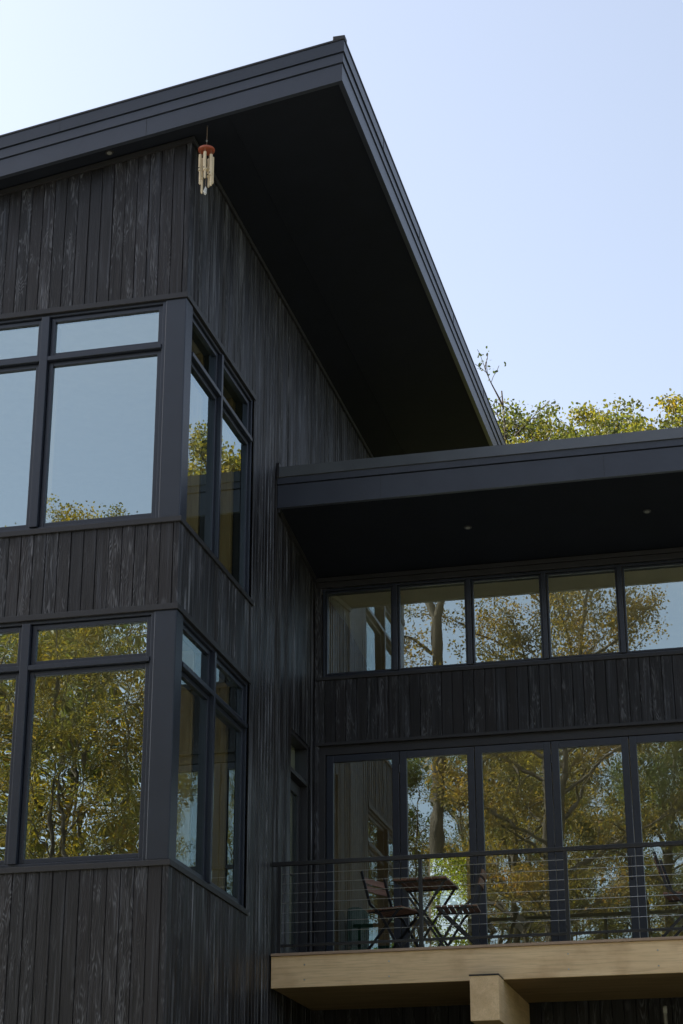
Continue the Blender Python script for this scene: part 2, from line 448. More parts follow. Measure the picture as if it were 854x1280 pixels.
# ---- windows
def window(axis, const, out, a0, a1, z0, z1, mulls, trans, glass, mull_w=.08, sash=.043, recess=.045, trim=True):
    """frame with mullions; every light gets its own sash and pane (sub-parts)"""
    def B(m, s0, s1, d0, d1, q0, q1, b=.004):
        if axis == 0: m.box(s0, s1, const-out*d0, const-out*d1, q0, q1, b)     # d measured inwards
        else: m.box(const-out*d0, const-out*d1, s0, s1, q0, q1, b)
    f = MB(); fw = .03
    B(f, a0, a0+fw, .018, .20, z0, z1); B(f, a1-fw, a1, .018, .20, z0, z1)
    B(f, a0+fw, a1-fw, .02, .20, z1-fw, z1); B(f, a0+fw, a1-fw, .02, .20, z0, z0+fw)
    for mu in mulls: B(f, mu-mull_w/2, mu+mull_w/2, -.002, .19, z0+fw, z1-fw)
    edges = [a0+fw] + [e for mu in mulls for e in (mu-mull_w/2, mu+mull_w/2)] + [a1-fw]
    spans = [(edges[i], edges[i+1]) for i in range(0, len(edges), 2)]
    if trans:
        for s0, s1 in spans: B(f, s0, s1, .001, .185, trans-.022, trans+.022)
    w = f.build('window', M['frame'], house)
    rows = [(z0+fw, trans-.022), (trans+.022, z1-fw)] if trans else [(z0+fw, z1-fw)]
    for s0, s1 in spans:
        for q0, q1 in rows:
            g = .005; d0, d1 = recess, recess+.05
            sm = MB()
            B(sm, s0+g, s0+g+sash, d0, d1, q0+g, q1-g); B(sm, s1-g-sash, s1-g, d0, d1, q0+g, q1-g)
            B(sm, s0+g+sash, s1-g-sash, d0+.001, d1, q1-g-sash, q1-g); B(sm, s0+g+sash, s1-g-sash, d0+.001, d1, q0+g, q0+g+sash)
            sm.build('sash', M['frame'], w)
            p = MB(); e = sash+g-.004; dd = recess+.024
            ta, tb_ = random.uniform(-.0016, .0016), random.uniform(-.0010, .0010)
            D = lambda u_, v_: dd + ta*(u_-(s0+s1)/2) + tb_*(v_-(q0+q1)/2)
            if axis == 0: pts = [(u_, const-out*D(u_, v_), v_) for u_, v_ in ((s0+e, q0+e), (s1-e, q0+e), (s1-e, q1-e), (s0+e, q1-e))]
            else: pts = [(const-out*D(u_, v_), u_, v_) for u_, v_ in ((s0+e, q0+e), (s1-e, q0+e), (s1-e, q1-e), (s0+e, q1-e))]
            p.poly(pts); p.build('pane', glass, w)
    return w

def jambs(w, axis, const, out, spots, z0, z1):
    for s0, s1 in spots:
        m = MB()
        if axis == 0: m.box(s0, s1, const-out*.205, const-out*.33, z0, z1, .003)
        else: m.box(const-out*.205, const-out*.33, s0, s1, z0, z1, .003)
        m.build('jamb', M['pine'], w)

PX = -5.467      # left edge of the corner post
for (z0, z1, tr, gl, gs) in ((US+.05, UH-.02, 8.412, 'glass', 'glass'), (LS+.05, LH-.02, 5.308, 'glass_wavy', 'glass')):
    w = window(0, YT, -1, WX0-.0, PX-.001, z0, z1, [-6.683], tr, M[gl])
    jambs(w, 0, YT, -1, [(WX0, WX0+.05), (-6.71, -6.655), (PX-.06, PX-.005)], z0, z1)
    # trims: head flashing and sill running round the corner
    box('head_trim', M['trim'], w, WX0-.6, XT+.012, YT-.012, YT+.05, z1+.0, z1+.055, .003)
    box('sill', M['trim'], w, WX0-.6, XT+.02, YT-.022, YT+.2, z0-.052, z0-.002, .004)
    w2 = window(1, XT, 1, 15.709, 17.825, z0, z1, [16.69], tr, M[gs], mull_w=.05)
    jambs(w2, 1, XT, 1, [(16.66, 16.72), (17.72, 17.82)], z0, z1)
    box('head_trim', M['trim'], w2, XT-.05, XT+.0125, YT+.051, 17.86, z1+.0005, z1+.0555, .003)
    box('sill', M['trim'], w2, XT-.2, XT+.0205, YT+.201, 17.87, z0-.0525, z0-.0025, .004)
    # small pale end clip on the sill
    box('end_clip', M['lamp'], w2, XT-.01, XT+.024, 17.872, 17.884, z0-.05, z0-.02, .002)
    box('corner_post', M['metal'], house, PX, XT-.003, YT+.004, 15.708, z0-.002, z1, .012)

# lights left of the corner window, beyond the frame of the photograph
for (z0, z1) in ((US+.05, UH-.02), (LS+.05, LH-.02)):
    pass

# rake trim under the tower soffit and along the side
m = MB(); m.prism([(XL, rake(XL)-.055), (XT+.03, rake(XT+.03)-.055), (XT+.03, rake(XT+.03)-.003), (XL, rake(XL)-.003)], 1, YT-.03, YT-.003)
m.build('rake_trim', M['trim'], house)
box('eave_trim', M['trim'], house, XT+.003, XT+.03, YT-.003, 25.0, rake(XT)-.05, rake(XT)-.002, .003)
# corner board
# ---- wing clerestory: one framed light after another
ce = [-5.2055]
mu = [-4.308 + .853*i for i in range(9)]
mu = [x for x in mu if x < XR-.5]
w = window(0, YW, -1, -5.16, XR-.26, 6.60, 7.672, mu, None, M['glass'], mull_w=.055, sash=.02, recess=.03)
box('sill', M['trim'], w, XT+.03, XR-.1, YW-.02, YW+.02, 6.562, 6.598, .004)
box('head_trim', M['trim'], w, XT+.03, XR-.1, YW-.016, YW+.02, 7.674, 7.74, .004)
# ---- folding doors
box('door_header', M['trim'], house, XT+.03, XR-.2, YW+.03, YW+.17, 5.70, 5.83, .003)
box('head_trim', M['trim'], house, XT+.03, XR-.1, YW-.018, YW+.03, 5.80, 5.835, .003)
box('door_jamb', M['trim'], house, -5.24, -5.125, YW+.005, YW+.17, DZ, 5.70, .004)
joints = [-5.122] + [-4.29 + .844*i for i in range(9)]
joints = [x for x in joints if x < XR-.25]
for i, (x0, x1) in enumerate(zip(joints[:-1], joints[1:])):
    x0 += .004; x1 -= .004; st = .078; zt_, zb_ = 5.694, DZ+.015
    f = MB(); y0, y1 = YW+.04, YW+.095
    f.box(x0, x0+st, y0, y1, zb_, zt_, .004); f.box(x1-st, x1, y0, y1, zb_, zt_, .004)
    f.box(x0+st, x1-st, y0+.001, y1, zt_-.078, zt_, .004); f.box(x0+st, x1-st, y0+.001, y1, zb_, zb_+.085, .004)
    d = f.build('folding_door', M['frame'], house)
    p = MB(); p.poly([(x0+st-.005, y0+.028, zb_+.08), (x1-st+.005, y0+.028, zb_+.08), (x1-st+.005, y0+.028, zt_-.073), (x0+st-.005, y0+.028, zt_-.073)])
    p.build('pane', M['glass_door'], d)
    if i % 2 == 0:
        for zz in (3.5, 4.45, 5.45):
            MB().tube([(x1+.004, y0-.007, zz), (x1+.004, y0-.007, zz+.1)], .008).build('hinge', M['steel'], d)
    else:
        MB().box(x1-.05, x1-.03, y0-.035, y0, 4.15, 4.4, .004).build('handle', M['steel'], d)
# ---- entry door in the tower side
f = MB(); y0, y1 = 19.43, 20.235
f.box(XT-.14, XT-.015, y0, y0+.045, DZ, 5.75, .003); f.box(XT-.14, XT-.015, y1-.045, y1, DZ, 5.75, .003)
f.box(XT-.14, XT-.016, y0+.045, y1-.045, 5.705, 5.75, .003); f.box(XT-.14, XT-.012, y0+.045, y1-.045, 5.285, 5.335, .003)
dr = f.build('entry_door', M['trim'], house)
f = MB(); f.box(XT-.13, XT-.09, y0+.046, y0+.15, DZ+.01, 5.28, .003); f.box(XT-.13, XT-.09, y1-.15, y1-.046, DZ+.01, 5.28, .003)
f.box(XT-.13, XT-.091, y0+.15, y1-.15, 5.16, 5.28, .003); f.box(XT-.13, XT-.091, y0+.15, y1-.15, DZ+.01, DZ+.25, .003); f.build('leaf', M['trim'], dr)
for q0, q1, a, b in ((DZ+.25, 5.16, y0+.15, y1-.15), (5.34, 5.70, y0+.046, y1-.046)):
    p = MB(); p.poly([(XT-.11, a, q0), (XT-.11, b, q0), (XT-.11, b, q1), (XT-.11, a, q1)]); p.build('pane', M['glass'], dr)
MB().tube([(XT-.09, y0+.1, 4.2), (XT-.04, y0+.1, 4.2), (XT-.04, y0+.22, 4.2)], .011).build('handle', M['steel'], dr)
MB().box(XT-.092, XT-.08, y0+.075, y0+.125, 4.1, 4.3, .003).build('lock_plate', M['steel'], dr)

# ---- tower roof
EX, EY, EB = -3.671, 15.257, 25.3      # eave side, front edge, back edge
RL = XL-.5
def rk(x, h): return rake(x)+h
m = MB(); m.prism([(RL, rk(RL, .30)), (EX-.05, rk(EX-.05, .30)), (EX-.05, rk(EX-.05, .44)), (RL, rk(RL, .44))], 1, EY+.06, EB)
roof = m.build('roof', M['metal'], house)
m = MB(); m.prism([(RL, rk(RL, .02)), (EX-.01, rk(EX-.01, .02)), (EX-.01, rk(EX-.01, .05)), (RL, rk(RL, .05))], 1, EY+.012, EB-.02)
m.build('soffit', M['soffit'], roof)
def fascia_front(h0, h1, prot, name, mat):
    m = MB(); a, b = RL, EX+prot
    m.prism([(a, rk(a, h0)), (b, rk(b, h0)), (b, rk(b, h1)), (a, rk(a, h1))], 1, EY-prot, EY+.05)
    return m.build(name, mat, roof)
def fascia_side(h0, h1, prot, name, mat):
    m = MB(); z0, z1 = rk(EX, h0), rk(EX, h1)
    m.prism([(EX-.05, z0), (EX+prot, z0), (EX+prot, z1), (EX-.05, z1)], 1, EY+.051, EB)
    return m.build(name, mat, roof)
for fn in (fascia_front, fascia_side):
    fn(0, .192, 0.0, 'fascia', M['fascia'])
    fn(.192, .204, -.012, 'shadow_gap', M['soffit'])
    fn(.204, .306, .012, 'fascia', M['fascia'])
    fn(.306, .315, .004, 'shadow_gap', M['soffit'])
    fn(.315, .448, .026, 'drip_edge', M['metal'])
    fn(.448, .466, .034, 'coping', M['trim'])
for x in (-9.6, -6.55):
    MB().box(x, x+.004, EY-.0275, EY-.02, rk(x, .32), rk(x, .445)).build('seam', M['trim'], roof)
    MB().box(x+.9, x+.9035, EY-.002, EY+.01, rk(x+.9, .004), rk(x+.9, .188)).build('seam', M['trim'], roof)
for y in (17.0, 18.9, 21.0, 23.2):
    MB().box(EX+.02, EX+.0295, y, y+.006, rk(EX, .32), rk(EX, .445)).build('seam', M['trim'], roof)
m = MB(); m.box(EX-.085, EX+.036, EY-.036, EY+.06, rk(EX, .45), rk(EX, .497), .006); m.build('end_cap', M['trim'], roof)
# soffit board joint lines
m = MB()
for xx in (XT+.42,):
    m.bar((xx, EY+.05, rk(xx, .018)), (xx, EB-.1, rk(xx, .018)), .012, .006, (1, 0, 0))
m.build('joint_strip', M['soffit'], roof)
def downlight(parent, x, y, z, nx, ny):
    n = Vector((nx, ny, -1)).normalized(); c = Vector((x, y, z))
    o = MB().tube([c - n*.01, c + n*.008], [.045, .042], 20).build('downlight', M['trim'], parent)
    return MB().tube([c + n*.006, c + n*.011], [.026, .026], 16).build('downlight', M['lamp'], parent)
downlight(roof, -6.071, 15.385, rk(-6.071, .02), .16, 0)
# ---- wing roof
FY = 18.77; WB = 27.2
WRX0, WRX1 = XT+.004, XR+.6
def ws(y, h): return wsoff(y)+h
m = MB(); m.prism([(FY+.05, ws(FY+.05, .30)), (FY+.05, ws(FY+.05, .47)), (WB, ws(WB, .47)), (WB, ws(WB, .30))], 0, WRX0, WRX1); wroof = m.build('roof', M['metal'], house)
m = MB(); m.prism([(FY+.01, ws(FY+.01, .015)), (FY+.01, ws(FY+.01, .05)), (WB-.02, ws(WB-.02, .05)), (WB-.02, ws(WB-.02, .015))], 0, WRX0, WRX1-.01); m.build('soffit', M['soffit'], wroof)
def wf(h0, h1, p0, p1, name, mat):
    m = MB(); z0, z1 = 8.031+h0, 8.031+h1
    m.prism([(FY-p0, z0), (FY-p1, z1), (FY+.05, z1), (FY+.05, z0)], 0, WRX0, WRX1); return m.build(name, mat, wroof)
wf(0, .262, 0, 0, 'fascia', M['fascia']); wf(.262, .275, -.012, -.012, 'shadow_gap', M['soffit']); wf(.275, .352, .012, .012, 'fascia', M['fascia'])
wf(.352, .485, .03, .0, 'drip_edge', M['drip'])
m = MB(); m.prism([(FY-.03, 8.365), (FY-.055, 8.39), (FY-.02, 8.56), (FY+.06, 8.56), (FY+.06, 8.50)], 0, WRX0+.001, WRX0+.02); m.build('flashing', M['trim'], wroof)
box('wall_trim', M['trim'], house, XT+.031, XR-.1, YW-.03, YW-.003, 7.745, wsoff(YW)-.002, .003)
m = MB(); m.prism([(FY+.02, ws(FY+.02, -.045)), (FY+.02, ws(FY+.02, .013)), (YW-.03, ws(YW-.03, .013)), (YW-.03, ws(YW-.03, -.045))], 0, XT+.003, XT+.028); m.build('wall_trim', M['trim'], house)
for (x, y) in ((-3.297, 19.575), (-1.337, 19.578), (.62, 19.578)): downlight(wroof, x, y, ws(y, .015), 0, -.14)

for x in (-4.1, -1.7, .9): MB().box(x, x+.0035, FY-.002, FY+.01, 8.036, 8.288).build('seam', M['trim'], wroof)
# ---- balcony
RY = 18.708
m = MB()
for i in range(12):
    y = RY+.03+i*.142
    m.box(XT+.012, XR, y, min(y+.136, YW+.03), 3.196, DZ, .004)
bal = m.build('balcony', M['cap'], house)
box('edge_board', M['cap'], bal, XT+.012, XR, RY-.022, RY+.025, 3.201, 3.229, .004)
box('rim_board', M['cedar'], bal, XT+.012, XR, RY, RY+.045, 2.894, 3.2005, .004)
m = MB()
for i in range(9):
    y = RY+.046+i*.175
    m.box(XT+.014, XR-.01, y, y+.173, 2.897, 2.925, .003)
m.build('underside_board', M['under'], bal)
for x in (-3.21, 0.05, 2.75):
    b = box('beam', M['cedar_y'], bal, x, x+.276, RY-.28, YW-.02, 2.478, 2.893, .004)
    box('beam_cap', M['steel'], bal, x-.006, x+.282, RY-.288, RY-.0005, 2.8935, 2.908, .003)
for x in (-4.9, -4.05, -2.3, -1.45, -.6, 1.2, 2.0):
    for z in (2.965, 3.11):
        MB().tube([(x, RY+.001, z), (x, RY-.004, z)], .008, 10).build('bolt', M['cable'], bal)
# railing
m = MB(); m.box(-5.245, XR, RY-.01, RY+.04, 4.100, 4.141, .005); m.box(-5.15, XR, RY+.003, RY+.027, 3.292, 3.318, .003)
rail = m.build('railing', M['steel'], house)
posts = [-5.165 + 1.4393*i for i in range(6)]
for x in posts:
    MB().box(x-.019, x+.019, RY-.004, RY+.034, DZ, 4.0995, .004).build('post', M['steel'], rail)
for i in range(7):
    z = 4.018 - i*.0975
    MB().tube([(-5.16, RY+.015, z), (XR-.05, RY+.015, z)], .0027, 6).build('cable', M['cable'], rail)

# ---- vent pipe under the balcony
p = empty('vent_pipe', (-1.515, 20.0, 0.0))
tag(p, 'thin pale grey pipe standing upright in the dark under the balcony', 'pipe')
MB().tube([(-1.515, 20.0, -.35), (-1.515, 20.0, 2.77)], .0185, 14).build('tube', M['pvc'], p, True)
MB().tube([(-1.515, 20.0, 2.70), (-1.515, 20.0, 2.768)], .0215, 14).build('collar', M['pvc'], p, True)

# ------------------------------------------------------------------ wind chime
ch = empty('wind_chime', (-5.05, 15.40, 10.69))
tag(ch, 'small bamboo wind chime with red wooden disc hanging at the roof corner', 'wind chime')
cx, cy = -5.05, 15.40; zt0 = rake(cx)+.02
MB().tube([(cx, cy, zt0), (cx, cy, zt0-.02)], [.012, .006]).build('hook', M['steel'], ch)
MB().tube([(cx, cy, zt0-.02), (cx+.002, cy, 10.53), (cx, cy, 10.42)], .0022, 6).build('cord', M['cap'], ch)
MB().tube([(cx, cy, 10.545), (cx, cy, 10.53), (cx, cy, 10.515)], [.004, .011, .004], 8).build('bead', M['lamp'], ch)
MB().tube([(cx, cy, 10.398), (cx, cy, 10.403), (cx, cy, 10.424), (cx, cy, 10.43)], [.082, .09, .09, .083], 32).build('disc', M['terracotta'], ch)
for i, (a, zt1, zb1) in enumerate(((212, 10.34, 9.97), (275, 10.35, 10.02), (335, 10.33, 9.94), (25, 10.33, 10.0), (85, 10.34, 9.99), (148, 10.335, 9.90))):
    x, y = cx+.069*math.cos(R(a)), cy+.069*math.sin(R(a))
    zm = zt1 - .20 - .03*(i % 3)
    m = MB()
    m.tube([(x, y, zt1), (x, y, zm)], .0165, 14)
    m.tube([(x+.004, y+.005, zm), (x+.004, y+.005, zb1+.02), (x+.004, y+.005, zb1)], [.0125, .0125, .008], 12)
    tb = m.build('bamboo_tube', M['bamboo'], ch)
    MB().tube([(x, y, 10.40), (x, y, zt1-.01)], .0018, 6).build('string', M['cap'], tb)
    MB().tube([(x-.004, y-.0155, zm+.03), (x-.004, y-.0172, zm+.03)], .007, 10).build('sound_hole', M['soffit'], tb)
m = MB(); m.tube([(cx, cy, 10.16), (cx, cy, 10.175)], .034, 20); m.build('striker', M['bamboo'], ch)
MB().tube([(cx, cy, 10.40), (cx, cy, 9.95)], .0015, 6).build('string', M['cap'], ch)
m = MB(); m.tube([(cx, cy, 9.955), (cx+.004, cy, 9.93), (cx-.005, cy, 9.90), (cx, cy, 9.865), (cx, cy, 9.85)], [.004, .014, .02, .015, .003], 8)
m.build('charm', M['charm'], ch)

ch.scale = (.9, .9, .9); ch.location.x -= .018

# ------------------------------------------------------------------ balcony furniture
def make_chair():
    r = empty('folding_chair', (0, 0, 0))
    sw = .19; h = .455                       # half width, seat height; faces +x
    m = MB()
    for i in range(7):
        x = -.19 + i*.061
        m.box(x, x+.048, -sw, sw, h-.006, h+.014, .004)
    m.build('seat', M['acacia'], r)
    for s in (-1, 1): MB().bar((-.19, s*(sw-.03), h-.012), (.22, s*(sw-.03), h-.012), .02, .012).build('seat_rail', M['steel'], r)
    for s in (-1, 1):
        y = s*(sw+.012)
        MB().bar((.235, y, 0), (-.02, y, h-.05), .012, .026).bar((-.02, y, h-.05), (-.145, y, h+.06), .012, .026).bar((-.145, y, h+.06), (-.25, y, .865), .012, .026).build('leg', M['steel'], r)
        MB().bar((-.26, y*.9, 0), (.19, y*.9, h-.014), .012, .026).build('leg', M['steel'], r)
    MB().tube([(.20, -sw-.01, .06), (.20, sw+.01, .06)], .008).build('stretcher', M['steel'], r); MB().tube([(-.225, -sw*.93, .06), (-.225, sw*.93, .06)], .008).build('stretcher', M['steel'], r)
    m = MB()
    for z in (.70, .785):
        x = -.145-(z-h-.06)*.302
        n = 6
        for i in range(n):                    # gently curved slat
            ya, yb = -sw+2*sw*i/n, -sw+2*sw*(i+1)/n
            xa, xb = x-.02*math.cos(ya/sw*1.5), x-.02*math.cos(yb/sw*1.5)
            A = [(xa, ya, z-.031), (xa-.018, ya, z+.031), (xa-.032, ya, z+.031), (xa-.014, ya, z-.031)]
            B_ = [(xb, yb, z-.031), (xb-.018, yb, z+.031), (xb-.032, yb, z+.031), (xb-.014, yb, z-.031)]
            for q in range(4): m.poly([A[q], A[(q+1) % 4], B_[(q+1) % 4], B_[q]])
            if i == 0: m.poly(A)
            if i == n-1: m.poly(B_[::-1])
    m.build('backrest', M['acacia'], r)
    return r
chair = make_chair()
chairs = [((-4.11, 19.22), R(-22), 'dark folding chair with slatted red brown seat, left of the small balcony table'),
          ((-3.43, 19.24), R(184), 'dark folding chair with slatted red brown seat, right of the small balcony table'),
          ((-1.18, 19.1), R(-4), 'dark folding chair standing alone at the right end of the balcony')]
for i, ((x, y), rz, lab) in enumerate(chairs):
    o = chair if i == 0 else copy_tree(chair)
    o.location = (x, y, DZ+.002); o.rotation_euler = (0, 0, rz)
    tag(o, lab, 'chair', 'folding chairs on the balcony')
tb = empty('folding_table', (0, 0, 0))
m = MB()
for i in range(7):
    x = -.275 + i*.0795
    m.box(x, x+.066, -.30, .30, .715, .735, .004)
m.build('tabletop', M['acacia'], tb)
for y in (-.24, .24): MB().box(-.27, .27, y-.01, y+.01, .70, .7145, .002).build('top_rail', M['steel'], tb)
for y in (-.235, .235):
    for s in (-1, 1):
        yy = y*(.93 if s > 0 else 1.0)
        MB().bar((s*.25, yy, 0), (-s*.235, yy, .705), .012, .024).build('leg', M['steel'], tb)
for x, z, q in ((.225, .05, .008), (-.225, .05, .008), (0, .358, .006)): MB().tube([(x, -.235, z), (x, .235, z)], q).build('stretcher', M['steel'], tb)
tb.location = (-3.765, 19.235, DZ+.002); tb.rotation_euler = (0, 0, R(-2))
tag(tb, 'small square slatted folding table between two chairs on the balcony', 'table')

# armchair inside the first folding door
ac = empty('armchair', (-4.72, 21.35, 3.2))
m = MB(); m.box(-5.02, -4.42, 21.05, 21.65, 3.52, 3.68, .05); m.build('seat_cushion', M['green'], ac)
m = MB(); m.box(-5.04, -4.86, 21.05, 21.67, 3.69, 4.12, .06); m.build('back_cushion', M['green'], ac)
m = MB(); m.box(-5.05, -4.40, 21.0, 21.045, 3.40, 3.50, .006); m.box(-5.05, -4.40, 21.66, 21.70, 3.40, 3.50, .006); m.box(-5.05, -5.0, 21.05, 21.65, 3.40, 3.5, .006); m.box(-4.45, -4.40, 21.05, 21.65, 3.40, 3.5, .006)
m.build('frame', M['oak'], ac)
for x in (-5.02, -4.43):
    for y in (21.02, 21.68): MB().tube([(x, y, 3.2), (x, y, 3.4)], [.016, .022]).build('leg', M['oak'], ac)
tag(ac, 'green upholstered armchair with pale wood frame behind the leftmost folding door', 'armchair')

# ------------------------------------------------------------------ ground
def gz(x, y):
    def ss(a, b, t): t = max(0, min(1, (t-a)/(b-a))); return t*t*(3-2*t)
    z = GZ + 1.3*ss(3, 13, y) + 3.2*ss(21.5, 26.5, y) + 2.5*ss(27, 70, y)
    z += 7.5*ss(-3, -55, y) if y < -3 else 0
    z += .12*math.sin(x*.31+y*.17) + .08*math.sin(x*.9-y*.6)*(1 if not 12 < y < 27 else 0)
    return z
def axis_pts(lo, hi, mid0, mid1, fine, coarse):
    a = [lo]
    while a[-1] < hi: a.append(a[-1] + (fine if mid0 <= a[-1] < mid1 else coarse))
    return a
xs = axis_pts(-400, 400, -32, 32, 1.0, 20.0); ys = axis_pts(-400, 600, -60, 60, 1.0, 20.0)
V = [(x, y, gz(x, y)) for y in ys for x in xs]; nx = len(xs)
F = [[j*nx+i, j*nx+i+1, (j+1)*nx+i+1, (j+1)*nx+i] for j in range(len(ys)-1) for i in range(nx-1)]
me = bpy.data.meshes.new('ground'); me.from_pydata(V, [], F); me.materials.append(M['ground'])
me.polygons.foreach_set('use_smooth', [True]*len(F))
g = bpy.data.objects.new('ground', me); col.objects.link(g); tag(g, kind='structure')

# unseen gravel court added to bounce light onto the shaded facade, following the ground
nxg, nyg = 52, 30; V = []; F = []
for j in range(nyg):
    for i in range(nxg):
        x = -30 + i*1.0; y = -2.6 + j*.5
        V.append((x, y, gz(x, y) + .03))
for j in range(nyg-1):
    for i in range(nxg-1): F.append([j*nxg+i, j*nxg+i+1, (j+1)*nxg+i+1, (j+1)*nxg+i])
me = bpy.data.meshes.new('bounce_court'); me.from_pydata(V, [], F); me.materials.append(M['gravel'])
gc = bpy.data.objects.new('bounce_court', me); col.objects.link(gc); tag(gc, kind='structure')

# ------------------------------------------------------------------ trees
def grow(seed, H, base, spread, limbs, fork=None, twig=3, lean=0.0):
    rg = random.Random(seed); lines = []; tips = []
    def wander(p, d, L, n, wob, lift):
        pts = [Vector(p)]; d = Vector(d).normalized()
        for i in range(n):
            d = (d + Vector((rg.gauss(0, wob), rg.gauss(0, wob), rg.gauss(0, wob*.6)+lift))).normalized()
            pts.append(pts[-1] + d*L/n)
        return pts, d
    r0 = H*.0105 + .05
    stems = []
    if fork:
        tr, d = wander((0, 0, 0), (lean, 0, 1), fork, 7, .05, .05)
        lines.append((tr, [r0*(1-.35*i/7) for i in range(8)]))
        for s in (-1, 1):
            st, _ = wander(tr[-1], (s*.42+lean, rg.uniform(-.2, .2), 1), H-fork, 8, .09, .06)
            lines.append((st, [r0*.55*(1-.9*i/8) for i in range(9)])); stems.append((st, 0.0))
    else:
        tr, d = wander((0, 0, 0), (lean, 0, 1), H*.97, 12, .035, .06)
        lines.append((tr, [r0*(1-.93*i/12) for i in range(13)])); stems.append((tr, base))
    for st, b in stems:
        n = len(st)-1
        for k_ in range(limbs):
            f = b + (1-b)*((k_+.5)/limbs)**.9*.98
            i = min(n-1, int(f*n)); p = st[i].lerp(st[i+1], f*n-i)
            az = k_*2.4 + rg.uniform(-.5, .5); up = .25 + .75*f
            prof = math.sin(math.pi*min(1, .22+.75*(f-b)/(1-b+1e-6)))**.8
            L = spread*(.45+.75*prof)*rg.uniform(.75, 1.2)
            br, bd = wander(p, (math.cos(az), math.sin(az), up), L, 5, .11, .05)
            rr = r0*.30*(1-f*.6)
            lines.append((br, [rr*(1-.85*j/5) for j in range(6)]))
            for q in range(twig*2):
                j = rg.uniform(1.2, 5); jj = min(4, int(j)); pp = br[jj].lerp(br[jj+1], j-jj) if jj < 5 else br[5]
                tw, _ = wander(pp, (bd.x+rg.gauss(0, .8), bd.y+rg.gauss(0, .8), bd.z+rg.uniform(-.2, .8)), L*.38*rg.uniform(.6, 1.2), 3, .2, .03)
                lines.append((tw, [rr*.32, rr*.24, rr*.15, rr*.06]))
                tips.extend([tw[1], tw[2], tw[3], tw[3]])
            tips.append(br[4]); tips.append(br[5])
        tips.append(st[-1])
    return lines, tips

def trunk_mesh(name, lines, rmin=0.0):
    m = MB()
    for pts, rad in lines: m.tube(pts, [max(q, rmin) for q in rad], 7 if rad[0] > .08 else 4, cap=False)
    me = bpy.data.meshes.new(name); me.from_pydata(m.v, [], m.f); me.materials.append(M['bark'])
    me.polygons.foreach_set('use_smooth', [True]*len(me.polygons)); return me

def leaf_mesh(name, tips, n, size, sig, mat, seed):
    rs = np.random.RandomState(seed); T = np.array([tuple(t_) for t_ in tips])
    c = T[rs.randint(0, len(T), n)] + np.clip(rs.normal(0, sig, (n, 3)), -1.7*sig, 1.7*sig)*np.array([1, 1, .8])
    a = rs.normal(size=(n, 3)); a[:, 2] -= .35; a /= np.linalg.norm(a, axis=1)[:, None]
    b = rs.normal(size=(n, 3)); b -= a*(a*b).sum(1)[:, None]; b /= np.linalg.norm(b, axis=1)[:, None]
    nn = np.cross(a, b); s = size*rs.uniform(.6, 1.35, n)[:, None]
    # leaf: folded along the midrib, six points
    P = [c, c+a*s*.35+b*s*.30+nn*s*.07, c+a*s*.75+b*s*.24+nn*s*.05, c+a*s, c+a*s*.75-b*s*.24+nn*s*.05, c+a*s*.35-b*s*.30+nn*s*.07]
    V = np.stack(P, 1).reshape(-1, 3)
    base = np.arange(n)[:, None]*6
    F = np.concatenate([base+np.array([[0, 1, 2, 3]]), base+np.array([[0, 3, 4, 5]])], 1).reshape(-1)
    me = bpy.data.meshes.new(name); me.vertices.add(len(V)); me.vertices.foreach_set('co', V.ravel())
    me.loops.add(len(F)); me.loops.foreach_set('vertex_index', F.astype(np.int32))
    me.polygons.add(n*2); me.polygons.foreach_set('loop_start', np.arange(n*2, dtype=np.int32)*4)
    me.polygons.foreach_set('loop_total', np.full(n*2, 4, dtype=np.int32)); me.update(); me.validate()
    me.materials.append(mat); return me

def tree_kind(seed, H, base, spread, limbs, leaves, lsize, sig, mat, fork=None, twig=3, lean=0.0, rmin=0.0, rmul=1.0):
    lines, tips = grow(seed, H, base, spread, limbs, fork, twig, lean)
    lines = [(p_, [q*rmul for q in r_]) for p_, r_ in lines]
    return trunk_mesh('trunk', lines, rmin), (leaf_mesh('crown', tips, leaves, lsize, sig, mat, seed) if leaves else None), max(t_.z for t_ in tips) + sig*.8

def plant(name, kind, x, y, rz, sc, label, cat, group=None, crown_mat=None, z=None):
    tm, cm, H = kind
    r = empty(name, (x, y, (gz(x, y)-.1) if z is None else z), rz); r.scale = (sc, sc, sc)
    a = bpy.data.objects.new('trunk', tm); col.objects.link(a); a.parent = r
    if cm:
        b = bpy.data.objects.new('crown', cm); col.objects.link(b); b.parent = r
        if crown_mat:
            b.material_slots[0].link = 'OBJECT'; b.material_slots[0].material = crown_mat
    tag(r, label, cat, group); return r

K = {}
K['tall'] = tree_kind(11, 20, .38, 4.2, 16, 46000, .066, .20, M['leaf_green'], twig=4)
K['slim'] = tree_kind(23, 19, .30, 2.9, 15, 36000, .064, .19, M['leaf_yellow'], twig=4, rmul=.6)
K['sparse'] = tree_kind(31, 19, .42, 3.6, 13, 18000, .068, .20, M['leaf_green'], twig=4, rmul=.55)
K['pole'] = tree_kind(37, 20, .25, 1.9, 16, 8500, .068, .20, M['leaf_yellow'], twig=3, lean=.06, rmul=.42)
K['small'] = tree_kind(47, 9, .22, 3.0, 12, 40000, .064, .20, M['leaf_yellow'], twig=4)
K['bush'] = tree_kind(53, 4.2, .10, 2.1, 10, 22000, .058, .20, M['leaf_yellow'], twig=4)
K['maple'] = tree_kind(71, 20.5, .15, 3.2, 16, 62000, .068, .17, M['leaf_orange'], twig=5, fork=9.5)
